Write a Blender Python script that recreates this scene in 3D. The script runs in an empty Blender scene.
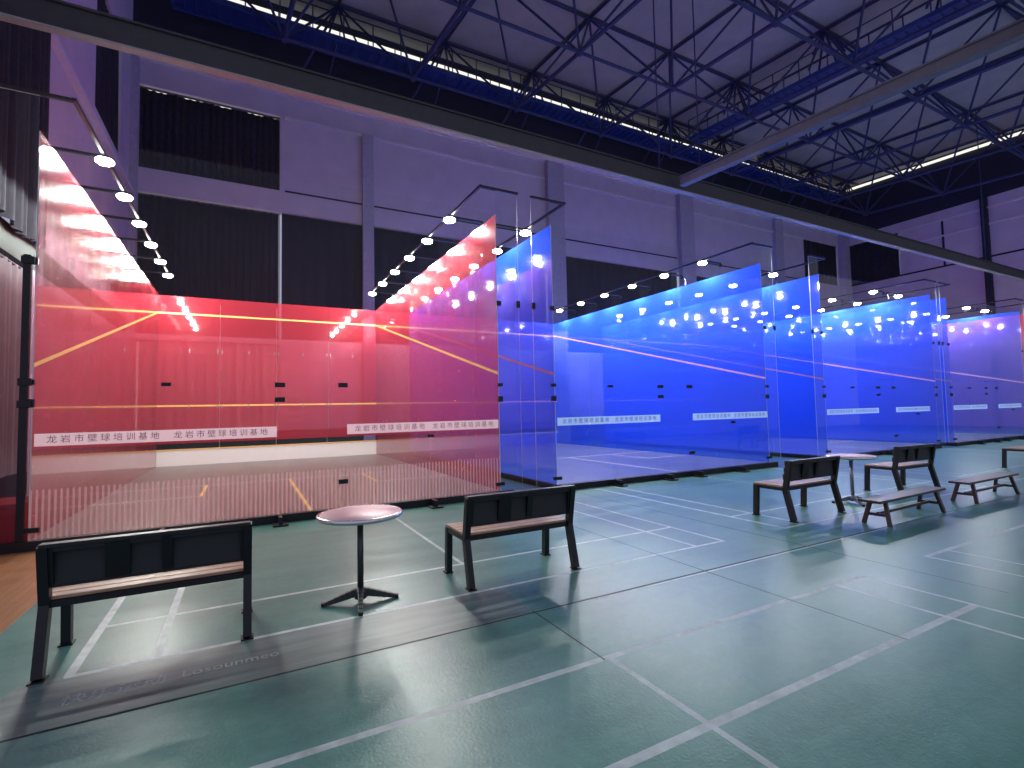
import bpy, bmesh, math, random
from mathutils import Vector, Matrix
random.seed(7)
S = bpy.context.scene
COL = S.collection
PI = math.pi
FZ = -0.12            # hall floor level; the squash court floors are at z = 0

# ------------------------------------------------------------------ materials
def new_mat(name):
    m = bpy.data.materials.new(name); m.use_nodes = True
    nt = m.node_tree; nt.nodes.clear()
    out = nt.nodes.new('ShaderNodeOutputMaterial')
    return m, nt, out

def N(nt, typ, **kw):
    n = nt.nodes.new(typ)
    for k, v in kw.items():
        if k in n.inputs.keys(): n.inputs[k].default_value = v
        else: setattr(n, k, v)
    return n

def pbr(name, col, rough=0.5, metal=0.0, var=0.0, scale=6.0, bump=0.0, bscale=40.0, emit=None, estr=0.0, spec=0.5, stretch=(1, 1, 1), col2=None):
    m, nt, out = new_mat(name)
    b = N(nt, 'ShaderNodeBsdfPrincipled')
    b.inputs['Roughness'].default_value = rough
    b.inputs['Metallic'].default_value = metal
    b.inputs['Specular IOR Level'].default_value = spec
    tc = N(nt, 'ShaderNodeTexCoord')
    mp = N(nt, 'ShaderNodeMapping'); mp.inputs['Scale'].default_value = stretch
    nt.links.new(tc.outputs['Object'], mp.inputs[0])
    no = N(nt, 'ShaderNodeTexNoise'); no.inputs['Scale'].default_value = scale; no.inputs['Detail'].default_value = 6
    nt.links.new(mp.outputs[0], no.inputs['Vector'])
    rp = N(nt, 'ShaderNodeValToRGB')
    c2 = col2 if col2 else tuple(min(1, c * (1 + var)) for c in col)
    c1 = tuple(c * (1 - var) for c in col)
    rp.color_ramp.elements[0].position = 0.3; rp.color_ramp.elements[1].position = 0.7
    rp.color_ramp.elements[0].color = (*c1, 1); rp.color_ramp.elements[1].color = (*c2, 1)
    nt.links.new(no.outputs['Fac'], rp.inputs[0]); nt.links.new(rp.outputs[0], b.inputs['Base Color'])
    if bump:
        n2 = N(nt, 'ShaderNodeTexNoise'); n2.inputs['Scale'].default_value = bscale
        nt.links.new(mp.outputs[0], n2.inputs['Vector'])
        bp = N(nt, 'ShaderNodeBump'); bp.inputs['Strength'].default_value = bump; bp.inputs['Distance'].default_value = 0.02
        nt.links.new(n2.outputs['Fac'], bp.inputs['Height']); nt.links.new(bp.outputs[0], b.inputs['Normal'])
    if emit:
        b.inputs['Emission Color'].default_value = (*emit, 1); b.inputs['Emission Strength'].default_value = estr
    nt.links.new(b.outputs[0], out.inputs[0])
    return m

def schlick(nt, f0=0.022, k=0.9, p=5.0):
    lw = N(nt, 'ShaderNodeLayerWeight'); lw.inputs['Blend'].default_value = 0.5
    pw = N(nt, 'ShaderNodeMath', operation='POWER'); pw.inputs[1].default_value = p
    nt.links.new(lw.outputs['Facing'], pw.inputs[0])
    ma = N(nt, 'ShaderNodeMath', operation='MULTIPLY_ADD'); ma.inputs[1].default_value = k; ma.inputs[2].default_value = f0
    nt.links.new(pw.outputs[0], ma.inputs[0])
    return ma.outputs[0]

def glass_mat(name, tint=(0.97, 0.985, 0.98), film=None, cover=0.0, transl=0.5, haze=0.0, hrough=0.3, stripes=False, rough=0.02):
    """clear toughened glass; optionally a printed translucent film on the face"""
    m, nt, out = new_mat(name)
    L = nt.links.new
    tr = N(nt, 'ShaderNodeBsdfTransparent'); tr.inputs[0].default_value = (*tint, 1)
    base = tr.outputs[0]
    if film:
        di = N(nt, 'ShaderNodeBsdfDiffuse'); di.inputs[0].default_value = (*film, 1)
        tl = N(nt, 'ShaderNodeBsdfTranslucent'); tl.inputs[0].default_value = (*film, 1)
        mx = N(nt, 'ShaderNodeMixShader'); mx.inputs[0].default_value = transl
        L(di.outputs[0], mx.inputs[1]); L(tl.outputs[0], mx.inputs[2])
        fs = mx.outputs[0]
        if haze:
            gh = N(nt, 'ShaderNodeBsdfGlossy'); gh.inputs['Roughness'].default_value = hrough; gh.inputs[0].default_value = (0.9, 0.9, 0.9, 1)
            m2 = N(nt, 'ShaderNodeMixShader'); L(schlick(nt, 0.004, haze, 2.5), m2.inputs[0])
            L(fs, m2.inputs[1]); L(gh.outputs[0], m2.inputs[2]); fs = m2.outputs[0]
        m3 = N(nt, 'ShaderNodeMixShader')
        L(tr.outputs[0], m3.inputs[1]); L(fs, m3.inputs[2])
        if stripes:
            tc = N(nt, 'ShaderNodeTexCoord'); sx = N(nt, 'ShaderNodeSeparateXYZ'); L(tc.outputs['Object'], sx.inputs[0])
            a = N(nt, 'ShaderNodeMath', operation='MULTIPLY'); a.inputs[1].default_value = 1 / 0.058; L(sx.outputs['X'], a.inputs[0])
            f = N(nt, 'ShaderNodeMath', operation='FRACT'); L(a.outputs[0], f.inputs[0])
            g = N(nt, 'ShaderNodeMath', operation='LESS_THAN'); g.inputs[1].default_value = 0.42; L(f.outputs[0], g.inputs[0])
            z = N(nt, 'ShaderNodeMath', operation='LESS_THAN'); z.inputs[1].default_value = 0.60; L(sx.outputs['Z'], z.inputs[0])
            z2 = N(nt, 'ShaderNodeMath', operation='MULTIPLY'); L(g.outputs[0], z2.inputs[0]); L(z.outputs[0], z2.inputs[1])
            z3 = N(nt, 'ShaderNodeMath', operation='MULTIPLY'); L(z2.outputs[0], z3.inputs[0]); z3.inputs[1].default_value = cover
            L(z3.outputs[0], m3.inputs[0])
        else:
            m3.inputs[0].default_value = cover
        base = m3.outputs[0]
    gl = N(nt, 'ShaderNodeBsdfGlossy'); gl.inputs['Roughness'].default_value = rough; gl.inputs[0].default_value = (1, 1, 1, 1)
    mf = N(nt, 'ShaderNodeMixShader'); L(schlick(nt, 0.022 if (film and not stripes) else 0.010), mf.inputs[0]); L(base, mf.inputs[1]); L(gl.outputs[0], mf.inputs[2])
    L(mf.outputs[0], out.inputs[0])
    return m

def emis(name, col, strength, nosample=False):
    m, nt, out = new_mat(name)
    e = N(nt, 'ShaderNodeEmission'); e.inputs[0].default_value = (*col, 1); e.inputs[1].default_value = strength
    nt.links.new(e.outputs[0], out.inputs[0])
    if nosample: m.cycles.emission_sampling = 'NONE'
    return m

def wood_mat(name, c1, c2, rough=0.35, plank=0.09, axis='Y'):
    m, nt, out = new_mat(name); L = nt.links.new
    b = N(nt, 'ShaderNodeBsdfPrincipled'); b.inputs['Roughness'].default_value = rough
    tc = N(nt, 'ShaderNodeTexCoord'); mp = N(nt, 'ShaderNodeMapping')
    L(tc.outputs['Object'], mp.inputs[0])
    if axis == 'Y': mp.inputs['Rotation'].default_value = (0, 0, PI / 2)
    br = N(nt, 'ShaderNodeTexBrick'); br.offset = 0.37
    br.inputs['Scale'].default_value = 1.0; br.inputs['Brick Width'].default_value = 1.1; br.inputs['Row Height'].default_value = plank
    br.inputs['Mortar Size'].default_value = 0.0015; br.inputs['Mortar'].default_value = tuple(c * 0.4 for c in c1) + (1,)
    br.inputs['Color1'].default_value = (*c1, 1); br.inputs['Color2'].default_value = (*c2, 1)
    L(mp.outputs[0], br.inputs['Vector'])
    no = N(nt, 'ShaderNodeTexNoise'); no.inputs['Scale'].default_value = 3; no.inputs['Detail'].default_value = 8
    m2 = N(nt, 'ShaderNodeMapping'); m2.inputs['Scale'].default_value = (1, 14, 1) if axis != 'Y' else (14, 1, 1)
    L(tc.outputs['Object'], m2.inputs[0]); L(m2.outputs[0], no.inputs['Vector'])
    mr = N(nt, 'ShaderNodeMapRange'); mr.inputs['To Min'].default_value = 0.72; mr.inputs['To Max'].default_value = 1.2; L(no.outputs['Fac'], mr.inputs[0])
    mu = N(nt, 'ShaderNodeMix', data_type='RGBA', blend_type='MULTIPLY'); mu.inputs[0].default_value = 1
    L(br.outputs['Color'], mu.inputs[6]); L(mr.outputs[0], mu.inputs[7]); L(mu.outputs[2], b.inputs['Base Color'])
    L(b.outputs[0], out.inputs[0])
    return m

def floor_mat():
    m, nt, out = new_mat('green_sports_vinyl'); L = nt.links.new
    b = N(nt, 'ShaderNodeBsdfPrincipled'); b.inputs['Specular IOR Level'].default_value = 0.28
    tc = N(nt, 'ShaderNodeTexCoord')
    n1 = N(nt, 'ShaderNodeTexNoise'); n1.inputs['Scale'].default_value = 0.9; n1.inputs['Detail'].default_value = 5
    n2 = N(nt, 'ShaderNodeTexNoise'); n2.inputs['Scale'].default_value = 14; n2.inputs['Detail'].default_value = 8; n2.inputs['Roughness'].default_value = 0.7
    mp = N(nt, 'ShaderNodeMapping'); mp.inputs['Scale'].default_value = (0.5, 4, 1); L(tc.outputs['Object'], mp.inputs[0])
    n3 = N(nt, 'ShaderNodeTexNoise'); n3.inputs['Scale'].default_value = 1.2; n3.inputs['Detail'].default_value = 7
    L(tc.outputs['Object'], n1.inputs['Vector']); L(tc.outputs['Object'], n2.inputs['Vector']); L(mp.outputs[0], n3.inputs['Vector'])
    a = N(nt, 'ShaderNodeMath', operation='ADD'); L(n1.outputs['Fac'], a.inputs[0]); L(n2.outputs['Fac'], a.inputs[1])
    a2 = N(nt, 'ShaderNodeMath', operation='ADD'); L(a.outputs[0], a2.inputs[0]); L(n3.outputs['Fac'], a2.inputs[1])
    mr = N(nt, 'ShaderNodeMapRange'); mr.inputs['From Min'].default_value = 0.95; mr.inputs['From Max'].default_value = 2.05; L(a2.outputs[0], mr.inputs[0])
    rp = N(nt, 'ShaderNodeValToRGB'); rp.color_ramp.elements[0].color = (0.068, 0.200, 0.165, 1); rp.color_ramp.elements[1].color = (0.150, 0.370, 0.300, 1)
    L(mr.outputs[0], rp.inputs[0]); L(rp.outputs[0], b.inputs['Base Color'])
    # dull lane strip with painted bench shadow in front of the first bench (y -4.7 .. -4.1)
    rr = N(nt, 'ShaderNodeMapRange'); rr.inputs['To Min'].default_value = 0.27; rr.inputs['To Max'].default_value = 0.37; L(mr.outputs[0], rr.inputs[0])
    L(rr.outputs[0], b.inputs['Roughness'])
    bp = N(nt, 'ShaderNodeBump'); bp.inputs['Strength'].default_value = 0.12; bp.inputs['Distance'].default_value = 0.01
    n4 = N(nt, 'ShaderNodeTexNoise'); n4.inputs['Scale'].default_value = 60; L(tc.outputs['Object'], n4.inputs['Vector'])
    L(n4.outputs['Fac'], bp.inputs['Height']); L(bp.outputs[0], b.inputs['Normal'])
    L(b.outputs[0], out.inputs[0])
    return m

RED = (0.72, 0.050, 0.078)
BLUE = (0.030, 0.115, 1.0)
M = {}
M['floor'] = floor_mat()
M['line'] = pbr('worn_white_line', (0.52, 0.64, 0.61), 0.45, var=0.2, scale=9)
M['line_wide'] = pbr('worn_grey_line', (0.42, 0.52, 0.49), 0.45, var=0.22, scale=12)
M['seam'] = pbr('mat_seam', (0.012, 0.02, 0.02), 0.7)
M['worn_shadow'] = pbr('worn_shadow_lane', (0.100, 0.185, 0.165), 0.40, var=0.25, scale=2.5, stretch=(0.6, 6, 1), col2=(0.165, 0.27, 0.245))  # dull mat with the bench's shadow mixed into its colour
M['wordmark'] = pbr('faded_letter_paint', (0.40, 0.47, 0.45), 0.5, var=0.25, scale=14)
M['wood_hall'] = wood_mat('orange_sports_parquet', (0.42, 0.19, 0.075), (0.50, 0.25, 0.11), 0.3, 0.07)
M['wood_court'] = wood_mat('pale_court_boards', (0.150, 0.118, 0.108), (0.18, 0.145, 0.132), 0.3, 0.09)
M['blue_cast_boards'] = wood_mat('blue_cast_court_boards', (0.115, 0.135, 0.27), (0.14, 0.16, 0.31), 0.3, 0.09)  # same boards, with the cast of blue light put into their colour
M['black'] = pbr('black_plinth', (0.006, 0.007, 0.011), 0.5)
M['black_metal'] = pbr('black_metal', (0.005, 0.006, 0.008), 0.42, 0.0, spec=0.5)
M['foot_metal'] = pbr('dark_steel', (0.02, 0.022, 0.025), 0.4, 0.5)
M['steel'] = pbr('clamp_steel', (0.025, 0.03, 0.035), 0.35, 0.6)
M['spider'] = pbr('bright_steel_fitting', (0.55, 0.55, 0.58), 0.25, 0.7)
M['slat'] = pbr('seat_slat_wood', (0.46, 0.28, 0.17), 0.4, var=0.25, scale=4, stretch=(1, 14, 14))
M['back_panel'] = pbr('bench_back_panel', (0.022, 0.026, 0.026), 0.6)
M['slat_dark'] = pbr('bench_dark_boards', (0.020, 0.017, 0.016), 0.42, var=0.4, scale=5, stretch=(1, 10, 10))
M['stoolwood'] = pbr('reddish_bench_wood', (0.060, 0.034, 0.030), 0.38, var=0.35, scale=4, stretch=(1, 12, 12))
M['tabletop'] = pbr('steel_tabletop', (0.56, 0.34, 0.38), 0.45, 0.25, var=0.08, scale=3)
M['tablerim'] = pbr('tabletop_rim', (0.75, 0.75, 0.76), 0.25, 0.9)
M['table_leg'] = pbr('dark_grey_table_metal', (0.07, 0.08, 0.08), 0.35, 0.6)
M['table_leg2'] = pbr('aluminium_table_metal', (0.30, 0.32, 0.34), 0.3, 0.8)
M['glass'] = glass_mat('clear_glass')
M['glass_edge'] = pbr('glass_edge', (0.75, 0.85, 0.85), 0.15, spec=0.8)
M['stripe_glass'] = glass_mat('striped_back_glass', film=(0.80, 0.55, 0.60), cover=0.42, transl=0.7, stripes=True)
M['red_film'] = glass_mat('red_film_glass', film=RED, cover=0.66, transl=0.45, haze=0.55, hrough=0.19, tint=(1.0, 0.72, 0.76))
M['blue_film'] = glass_mat('blue_film_glass', film=BLUE, cover=0.68, transl=0.45, haze=0.12, hrough=0.13, tint=(0.82, 0.88, 1.0))
M['red_front'] = glass_mat('red_film_front_glass', film=RED, cover=0.64, transl=0.45, haze=0.05, hrough=0.15, tint=(1.0, 0.72, 0.76))
M['blue_front'] = M['blue_film']
M['yellow'] = pbr('yellow_court_line', (0.85, 0.52, 0.14), 0.4)
M['pinkline'] = pbr('pale_red_court_line', (0.62, 0.30, 0.62), 0.4)
M['tin'] = pbr('white_tin_board', (0.88, 0.86, 0.82), 0.4)
M['tin_blue'] = pbr('blue_tin_board', (0.02, 0.09, 0.80), 0.4)
def band_mat(name, col):
    m, nt, out = new_mat(name)
    d = N(nt, 'ShaderNodeBsdfDiffuse'); t = N(nt, 'ShaderNodeBsdfTranslucent'); d.inputs[0].default_value = (*col, 1); t.inputs[0].default_value = (*col, 1)
    x = N(nt, 'ShaderNodeMixShader'); x.inputs[0].default_value = .8; nt.links.new(d.outputs[0], x.inputs[1]); nt.links.new(t.outputs[0], x.inputs[2])
    tr = N(nt, 'ShaderNodeBsdfTransparent'); y = N(nt, 'ShaderNodeMixShader'); y.inputs[0].default_value = .72
    nt.links.new(tr.outputs[0], y.inputs[1]); nt.links.new(x.outputs[0], y.inputs[2]); nt.links.new(y.outputs[0], out.inputs[0])
    return m
M['band_red'] = band_mat('pale_pink_band', (0.95, 0.82, 0.88))
M['band_blue'] = band_mat('pale_blue_band', (0.62, 0.80, 0.98))
M['paleblue'] = pbr('pale_blue_tin_rail', (0.36, 0.52, 0.85), 0.5)
M['ink'] = pbr('maroon_lettering', (0.16, 0.035, 0.06), 0.5)
M['ink_blue'] = pbr('blue_lettering', (0.03, 0.08, 0.42), 0.5)
M['lamp_body'] = pbr('lamp_body', (0.02, 0.02, 0.022), 0.4, 0.3)
M['lens'] = emis('lamp_lens', (1, 0.98, 0.94), 45, True)
M['wall'] = pbr('lavender_plaster', (0.50, 0.45, 0.57), 0.85, var=0.06, scale=1.5)
M['ledge'] = pbr('plaster_ledge', (0.62, 0.57, 0.66), 0.8, var=0.05)
M['pilaster'] = pbr('grey_pilaster', (0.36, 0.34, 0.45), 0.85, var=0.08)
M['dark_void'] = pbr('dark_blue_roof_band', (0.012, 0.014, 0.035), 0.8)
M['curtain'] = pbr('dark_navy_curtain', (0.016, 0.016, 0.026), 0.9, var=0.3, scale=10)
M['curtain_pale'] = pbr('pale_grey_curtain', (0.50, 0.48, 0.52), 0.9, var=0.08, scale=8)
M['green_wall'] = pbr('grey_green_wall', (0.07, 0.10, 0.095), 0.8)
M['window_frame'] = pbr('grey_window_frame', (0.10, 0.09, 0.11), 0.6)
M['daylight'] = emis('daylight_gap', (1.0, 0.97, 0.88), 0.95, True)
M['skirting'] = pbr('dark_green_skirting', (0.012, 0.03, 0.028), 0.5)
M['curtain_grey'] = pbr('grey_side_curtain', (0.20, 0.195, 0.215), 0.9, var=0.08)
M['ceil'] = pbr('ceiling_board', (0.41, 0.40, 0.40), 0.8, var=0.1, scale=1.2)
M['seamdark'] = pbr('ceiling_joint', (0.11, 0.11, 0.14), 0.8)
M['truss'] = pbr('navy_truss_steel', (0.016, 0.024, 0.105), 0.5, var=0.1)
M['catwalk'] = pbr('blue_catwalk_steel', (0.020, 0.042, 0.20), 0.5)
M['beam'] = pbr('dark_hanging_beam', (0.045, 0.045, 0.05), 0.6, var=0.1)
M['beam_lip'] = pbr('pale_beam_lip', (0.36, 0.34, 0.32), 0.6)
M['beam_grey'] = pbr('grey_hanging_beam', (0.17, 0.17, 0.19), 0.6, var=0.08)
M['red_box'] = pbr('red_box', (0.42, 0.012, 0.03), 0.5)
M['paper'] = pbr('notice_paper', (0.75, 0.72, 0.74), 0.7)

# ------------------------------------------------------------------ mesh helpers
class MB:
    def __init__(s): s.v = []; s.f = []; s.m = []; s.sm = []
    def quad(s, pts, mi=0, smooth=False):
        n = len(s.v); s.v += [tuple(p) for p in pts]; s.f.append(tuple(range(n, n + len(pts)))); s.m.append(mi); s.sm.append(smooth)
    def box(s, a, b, mi=0, face_mi=None, bev=0.0):
        x0, y0, z0 = (min(a[i], b[i]) for i in range(3)); x1, y1, z1 = (max(a[i], b[i]) for i in range(3))
        n = len(s.v)
        s.v += [(x0,y0,z0),(x1,y0,z0),(x1,y1,z0),(x0,y1,z0),(x0,y0,z1),(x1,y0,z1),(x1,y1,z1),(x0,y1,z1)]
        F = {'-z':(0,3,2,1),'+z':(4,5,6,7),'-y':(0,1,5,4),'+x':(1,2,6,5),'+y':(2,3,7,6),'-x':(3,0,4,7)}
        for k, f in F.items():
            s.f.append(tuple(n + i for i in f)); s.m.append((face_mi or {}).get(k, mi)); s.sm.append(False)
        return s
    def bar(s, p, q, w, h, up=(0, 0, 1), mi=0):
        """rectangular bar from p to q; w across, h along 'up'"""
        p, q = Vector(p), Vector(q); d = (q - p).normalized(); u = Vector(up)
        r = d.cross(u)
        if r.length < 1e-5: u = Vector((0, 1, 0)); r = d.cross(u)
        r.normalize(); u = r.cross(d).normalized()
        n = len(s.v)
        for c in (p, q):
            for a, b in ((-1,-1),(1,-1),(1,1),(-1,1)):
                s.v.append(tuple(c + r * (a * w / 2) + u * (b * h / 2)))
        for f in ((0,3,2,1),(4,5,6,7),(0,1,5,4),(1,2,6,5),(2,3,7,6),(3,0,4,7)):
            s.f.append(tuple(n + i for i in f)); s.m.append(mi); s.sm.append(False)
        return s
    def cyl(s, p, q, r, r2=None, seg=12, mi=0, caps=True):
        p, q = Vector(p), Vector(q); d = (q - p).normalized()
        a = Vector((0, 0, 1)) if abs(d.z) < .9 else Vector((1, 0, 0))
        u = d.cross(a).normalized(); w = d.cross(u).normalized(); r2 = r if r2 is None else r2
        n = len(s.v)
        for c, rr in ((p, r), (q, r2)):
            for i in range(seg):
                t = 2 * PI * i / seg; s.v.append(tuple(c + u * (rr * math.cos(t)) + w * (rr * math.sin(t))))
        for i in range(seg):
            j = (i + 1) % seg; s.f.append((n + i, n + seg + i, n + seg + j, n + j)); s.m.append(mi); s.sm.append(True)
        if caps:
            s.f.append(tuple(n + i for i in range(seg))); s.m.append(mi); s.sm.append(False)
            s.f.append(tuple(n + seg + i for i in reversed(range(seg)))); s.m.append(mi); s.sm.append(False)
        return s
    def lathe(s, prof, seg=32, c=(0, 0, 0), mi=0):
        n = len(s.v)
        for r, z in prof:
            for i in range(seg):
                t = 2 * PI * i / seg; s.v.append((c[0] + r * math.cos(t), c[1] + r * math.sin(t), c[2] + z))
        for k in range(len(prof) - 1):
            for i in range(seg):
                j = (i + 1) % seg
                s.f.append((n + k*seg + i, n + k*seg + j, n + (k+1)*seg + j, n + (k+1)*seg + i)); s.m.append(mi); s.sm.append(True)
        return s
    def build(s, name, mats, parent=None, loc=None, bevel=0.0):
        me = bpy.data.meshes.new(name); me.from_pydata(s.v, [], s.f); me.update()
        if not isinstance(mats, (list, tuple)): mats = [mats]
        for m in mats: me.materials.append(m)
        for i, p in enumerate(me.polygons): p.material_index = s.m[i]; p.use_smooth = s.sm[i]
        o = bpy.data.objects.new(name, me); COL.objects.link(o)
        if parent is not None: o.parent = parent
        if loc is not None: o.location = loc
        if bevel:
            b = o.modifiers.new('bevel', 'BEVEL'); b.width = bevel; b.segments = 2; b.limit_method = 'ANGLE'
        return o

def tag(o, label=None, cat=None, group=None, kind=None):
    if label: o['label'] = label
    if cat: o['category'] = cat
    if group: o['group'] = group
    if kind: o['kind'] = kind
    return o
def thing(name, label, cat, loc=(0, 0, 0), rz=0, group=None):
    o = bpy.data.objects.new(name, None); COL.objects.link(o); o.location = loc; o.rotation_euler = (0, 0, rz)
    o.empty_display_size = .2
    return tag(o, label, cat, group)
def copy_tree(o, parent=None):
    c = o.copy(); COL.objects.link(c)
    if parent is not None: c.parent = parent
    for ch in list(o.children): copy_tree(ch, c)
    return c
def struct(o): o['kind'] = 'structure'; return o

def text_mesh(body, size, name, mat, parent, extrude=0.0012, spacing=1.0):
    cu = bpy.data.curves.new(name + '_curve', 'FONT'); cu.body = body; cu.size = size; cu.extrude = extrude
    cu.align_x = 'LEFT'; cu.align_y = 'CENTER'; cu.space_character = spacing; cu.resolution_u = 3
    t = bpy.data.objects.new('tmp_text', cu); COL.objects.link(t)
    bpy.context.view_layer.update()
    me = bpy.data.meshes.new_from_object(t.evaluated_get(bpy.context.evaluated_depsgraph_get()))
    bpy.data.objects.remove(t); me.name = name; me.materials.clear(); me.materials.append(mat)
    o = bpy.data.objects.new(name, me); COL.objects.link(o); o.parent = parent
    return o

def glyph_row(body, size, width, mat):
    """evenly spaced characters in one mesh, lying in the xy plane"""
    bm = bmesh.new(); n = len(body)
    for i, ch in enumerate(body):
        cu = bpy.data.curves.new('glyph', 'FONT'); cu.body = ch; cu.size = size; cu.extrude = .0006; cu.offset = 0
        cu.align_x = 'CENTER'; cu.align_y = 'CENTER'; cu.resolution_u = 2
        t = bpy.data.objects.new('tmp_glyph', cu); COL.objects.link(t); bpy.context.view_layer.update()
        me = bpy.data.meshes.new_from_object(t.evaluated_get(bpy.context.evaluated_depsgraph_get()))
        me.transform(Matrix.Translation(((i + .5) * width / n, 0, 0))); bm.from_mesh(me)
        bpy.data.objects.remove(t); bpy.data.meshes.remove(me)
    out = bpy.data.meshes.new('lettering'); bm.to_mesh(out); bm.free(); out.materials.clear(); out.materials.append(mat)
    for p in out.polygons: p.material_index = 0
    return out

# ------------------------------------------------------------------ hall floor (with its painted lines as mesh cells)
def build_floor():
    X0, X1, Y0, Y1 = -1.2, 41.5, -12.0, 12.5
    R = []     # x0,x1,y0,y1,slot
    w = .04
    def hx(x0, x1, y, s=1, ww=w): R.append((x0, x1, y - ww/2, y + ww/2, s))
    def vy(x, y0, y1, s=1, ww=w): R.append((x - ww/2, x + ww/2, y0, y1, s))
    R.append((-1.2, 0.72, -3.2, 0.0, 4))          # orange parquet at the left
    # long lane of dull vinyl between baseline and seam, bench shadow painted in
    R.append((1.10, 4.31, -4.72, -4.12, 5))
    for k in range(0, 4):
        a = 1.34 + k * 7.03; b = a + 5.92
        hx(a, b, -4.10); hx(a, b, -3.29)
        vy(a + .02, -4.1, -.2, 1, .05 if k else .055); vy(a + .46, -4.1, -.2, 1, .05 if k else .055)
        vy(b - .46, -4.1, -.2); vy(b - .02, -4.1, -.2)
        vy((a + b) / 2, -3.29, -.2, 2, .04)
        a2 = a + .05; b2 = b + .05
        hx(a2, b2, -5.58, 2, .05); hx(a2, b2, -6.37, 2, .055)
        vy(a2 + .02, -12, -5.58, 1, .035); vy(a2 + .46, -12, -5.58, 1, .035)
        vy(b2 - .46, -12, -5.58, 1, .035); vy(b2 - .02, -12, -5.58, 1, .035)
        vy((a2 + b2) / 2, -12, -5.6, 2, .04)
    hx(-1.2, 9.5, -4.735, 3, .022)
    hx(4.9, 9.5, -4.765, 1, .022)  # lit edge of the mat seam, painted as a pale line
    for x in (6.2, 7.82, 4.31):
        vy(x, -6.4 if x != 4.31 else -5.6, -.2 if x != 4.31 else -4.7, 3, .012)
    hx(9.5, 41, -4.735, 3, .012)
    for y in (-1.1,): hx(5.9, 41, y, 3, .010)
    hx(0.72, 0.735, -1.6, 3) 
    xs = sorted({X0, X1} | {v for r in R for v in r[:2] if X0 <= v <= X1}); ys = sorted({Y0, Y1} | {v for r in R for v in r[2:4] if Y0 <= v <= Y1})
    mb = MB()
    # vertex grid
    idx = {}
    for j, y in enumerate(ys):
        for i, x in enumerate(xs):
            idx[i, j] = len(mb.v); mb.v.append((x, y, FZ))
    for j in range(len(ys) - 1):
        for i in range(len(xs) - 1):
            cx = (xs[i] + xs[i+1]) / 2; cy = (ys[j] + ys[j+1]) / 2; s = 0
            for r in R:
                if r[0] < cx < r[1] and r[2] < cy < r[3]:
                    if s == 0 or r[4] in (1, 3) or s == 5: s = r[4]
            mb.f.append((idx[i, j], idx[i+1, j], idx[i+1, j+1], idx[i, j+1])); mb.m.append(s); mb.sm.append(False)
    o = mb.build('floor', [M['floor'], M['line'], M['line_wide'], M['seam'], M['wood_hall'], M['worn_shadow']])
    struct(o)
    for body, x, y, sz in (('快乐运动', 1.40, -4.44, .125), ('Losounmeo', 1.97, -4.43, .115)):
        t = text_mesh(body, sz, 'floor_lettering', M['wordmark'], o, 0.0003, 1.0)
        t.location = (x, y, FZ + .0006)
        t['label'] = 'faded grey painted lettering on the dull shadow-toned lane'
build_floor()

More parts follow.
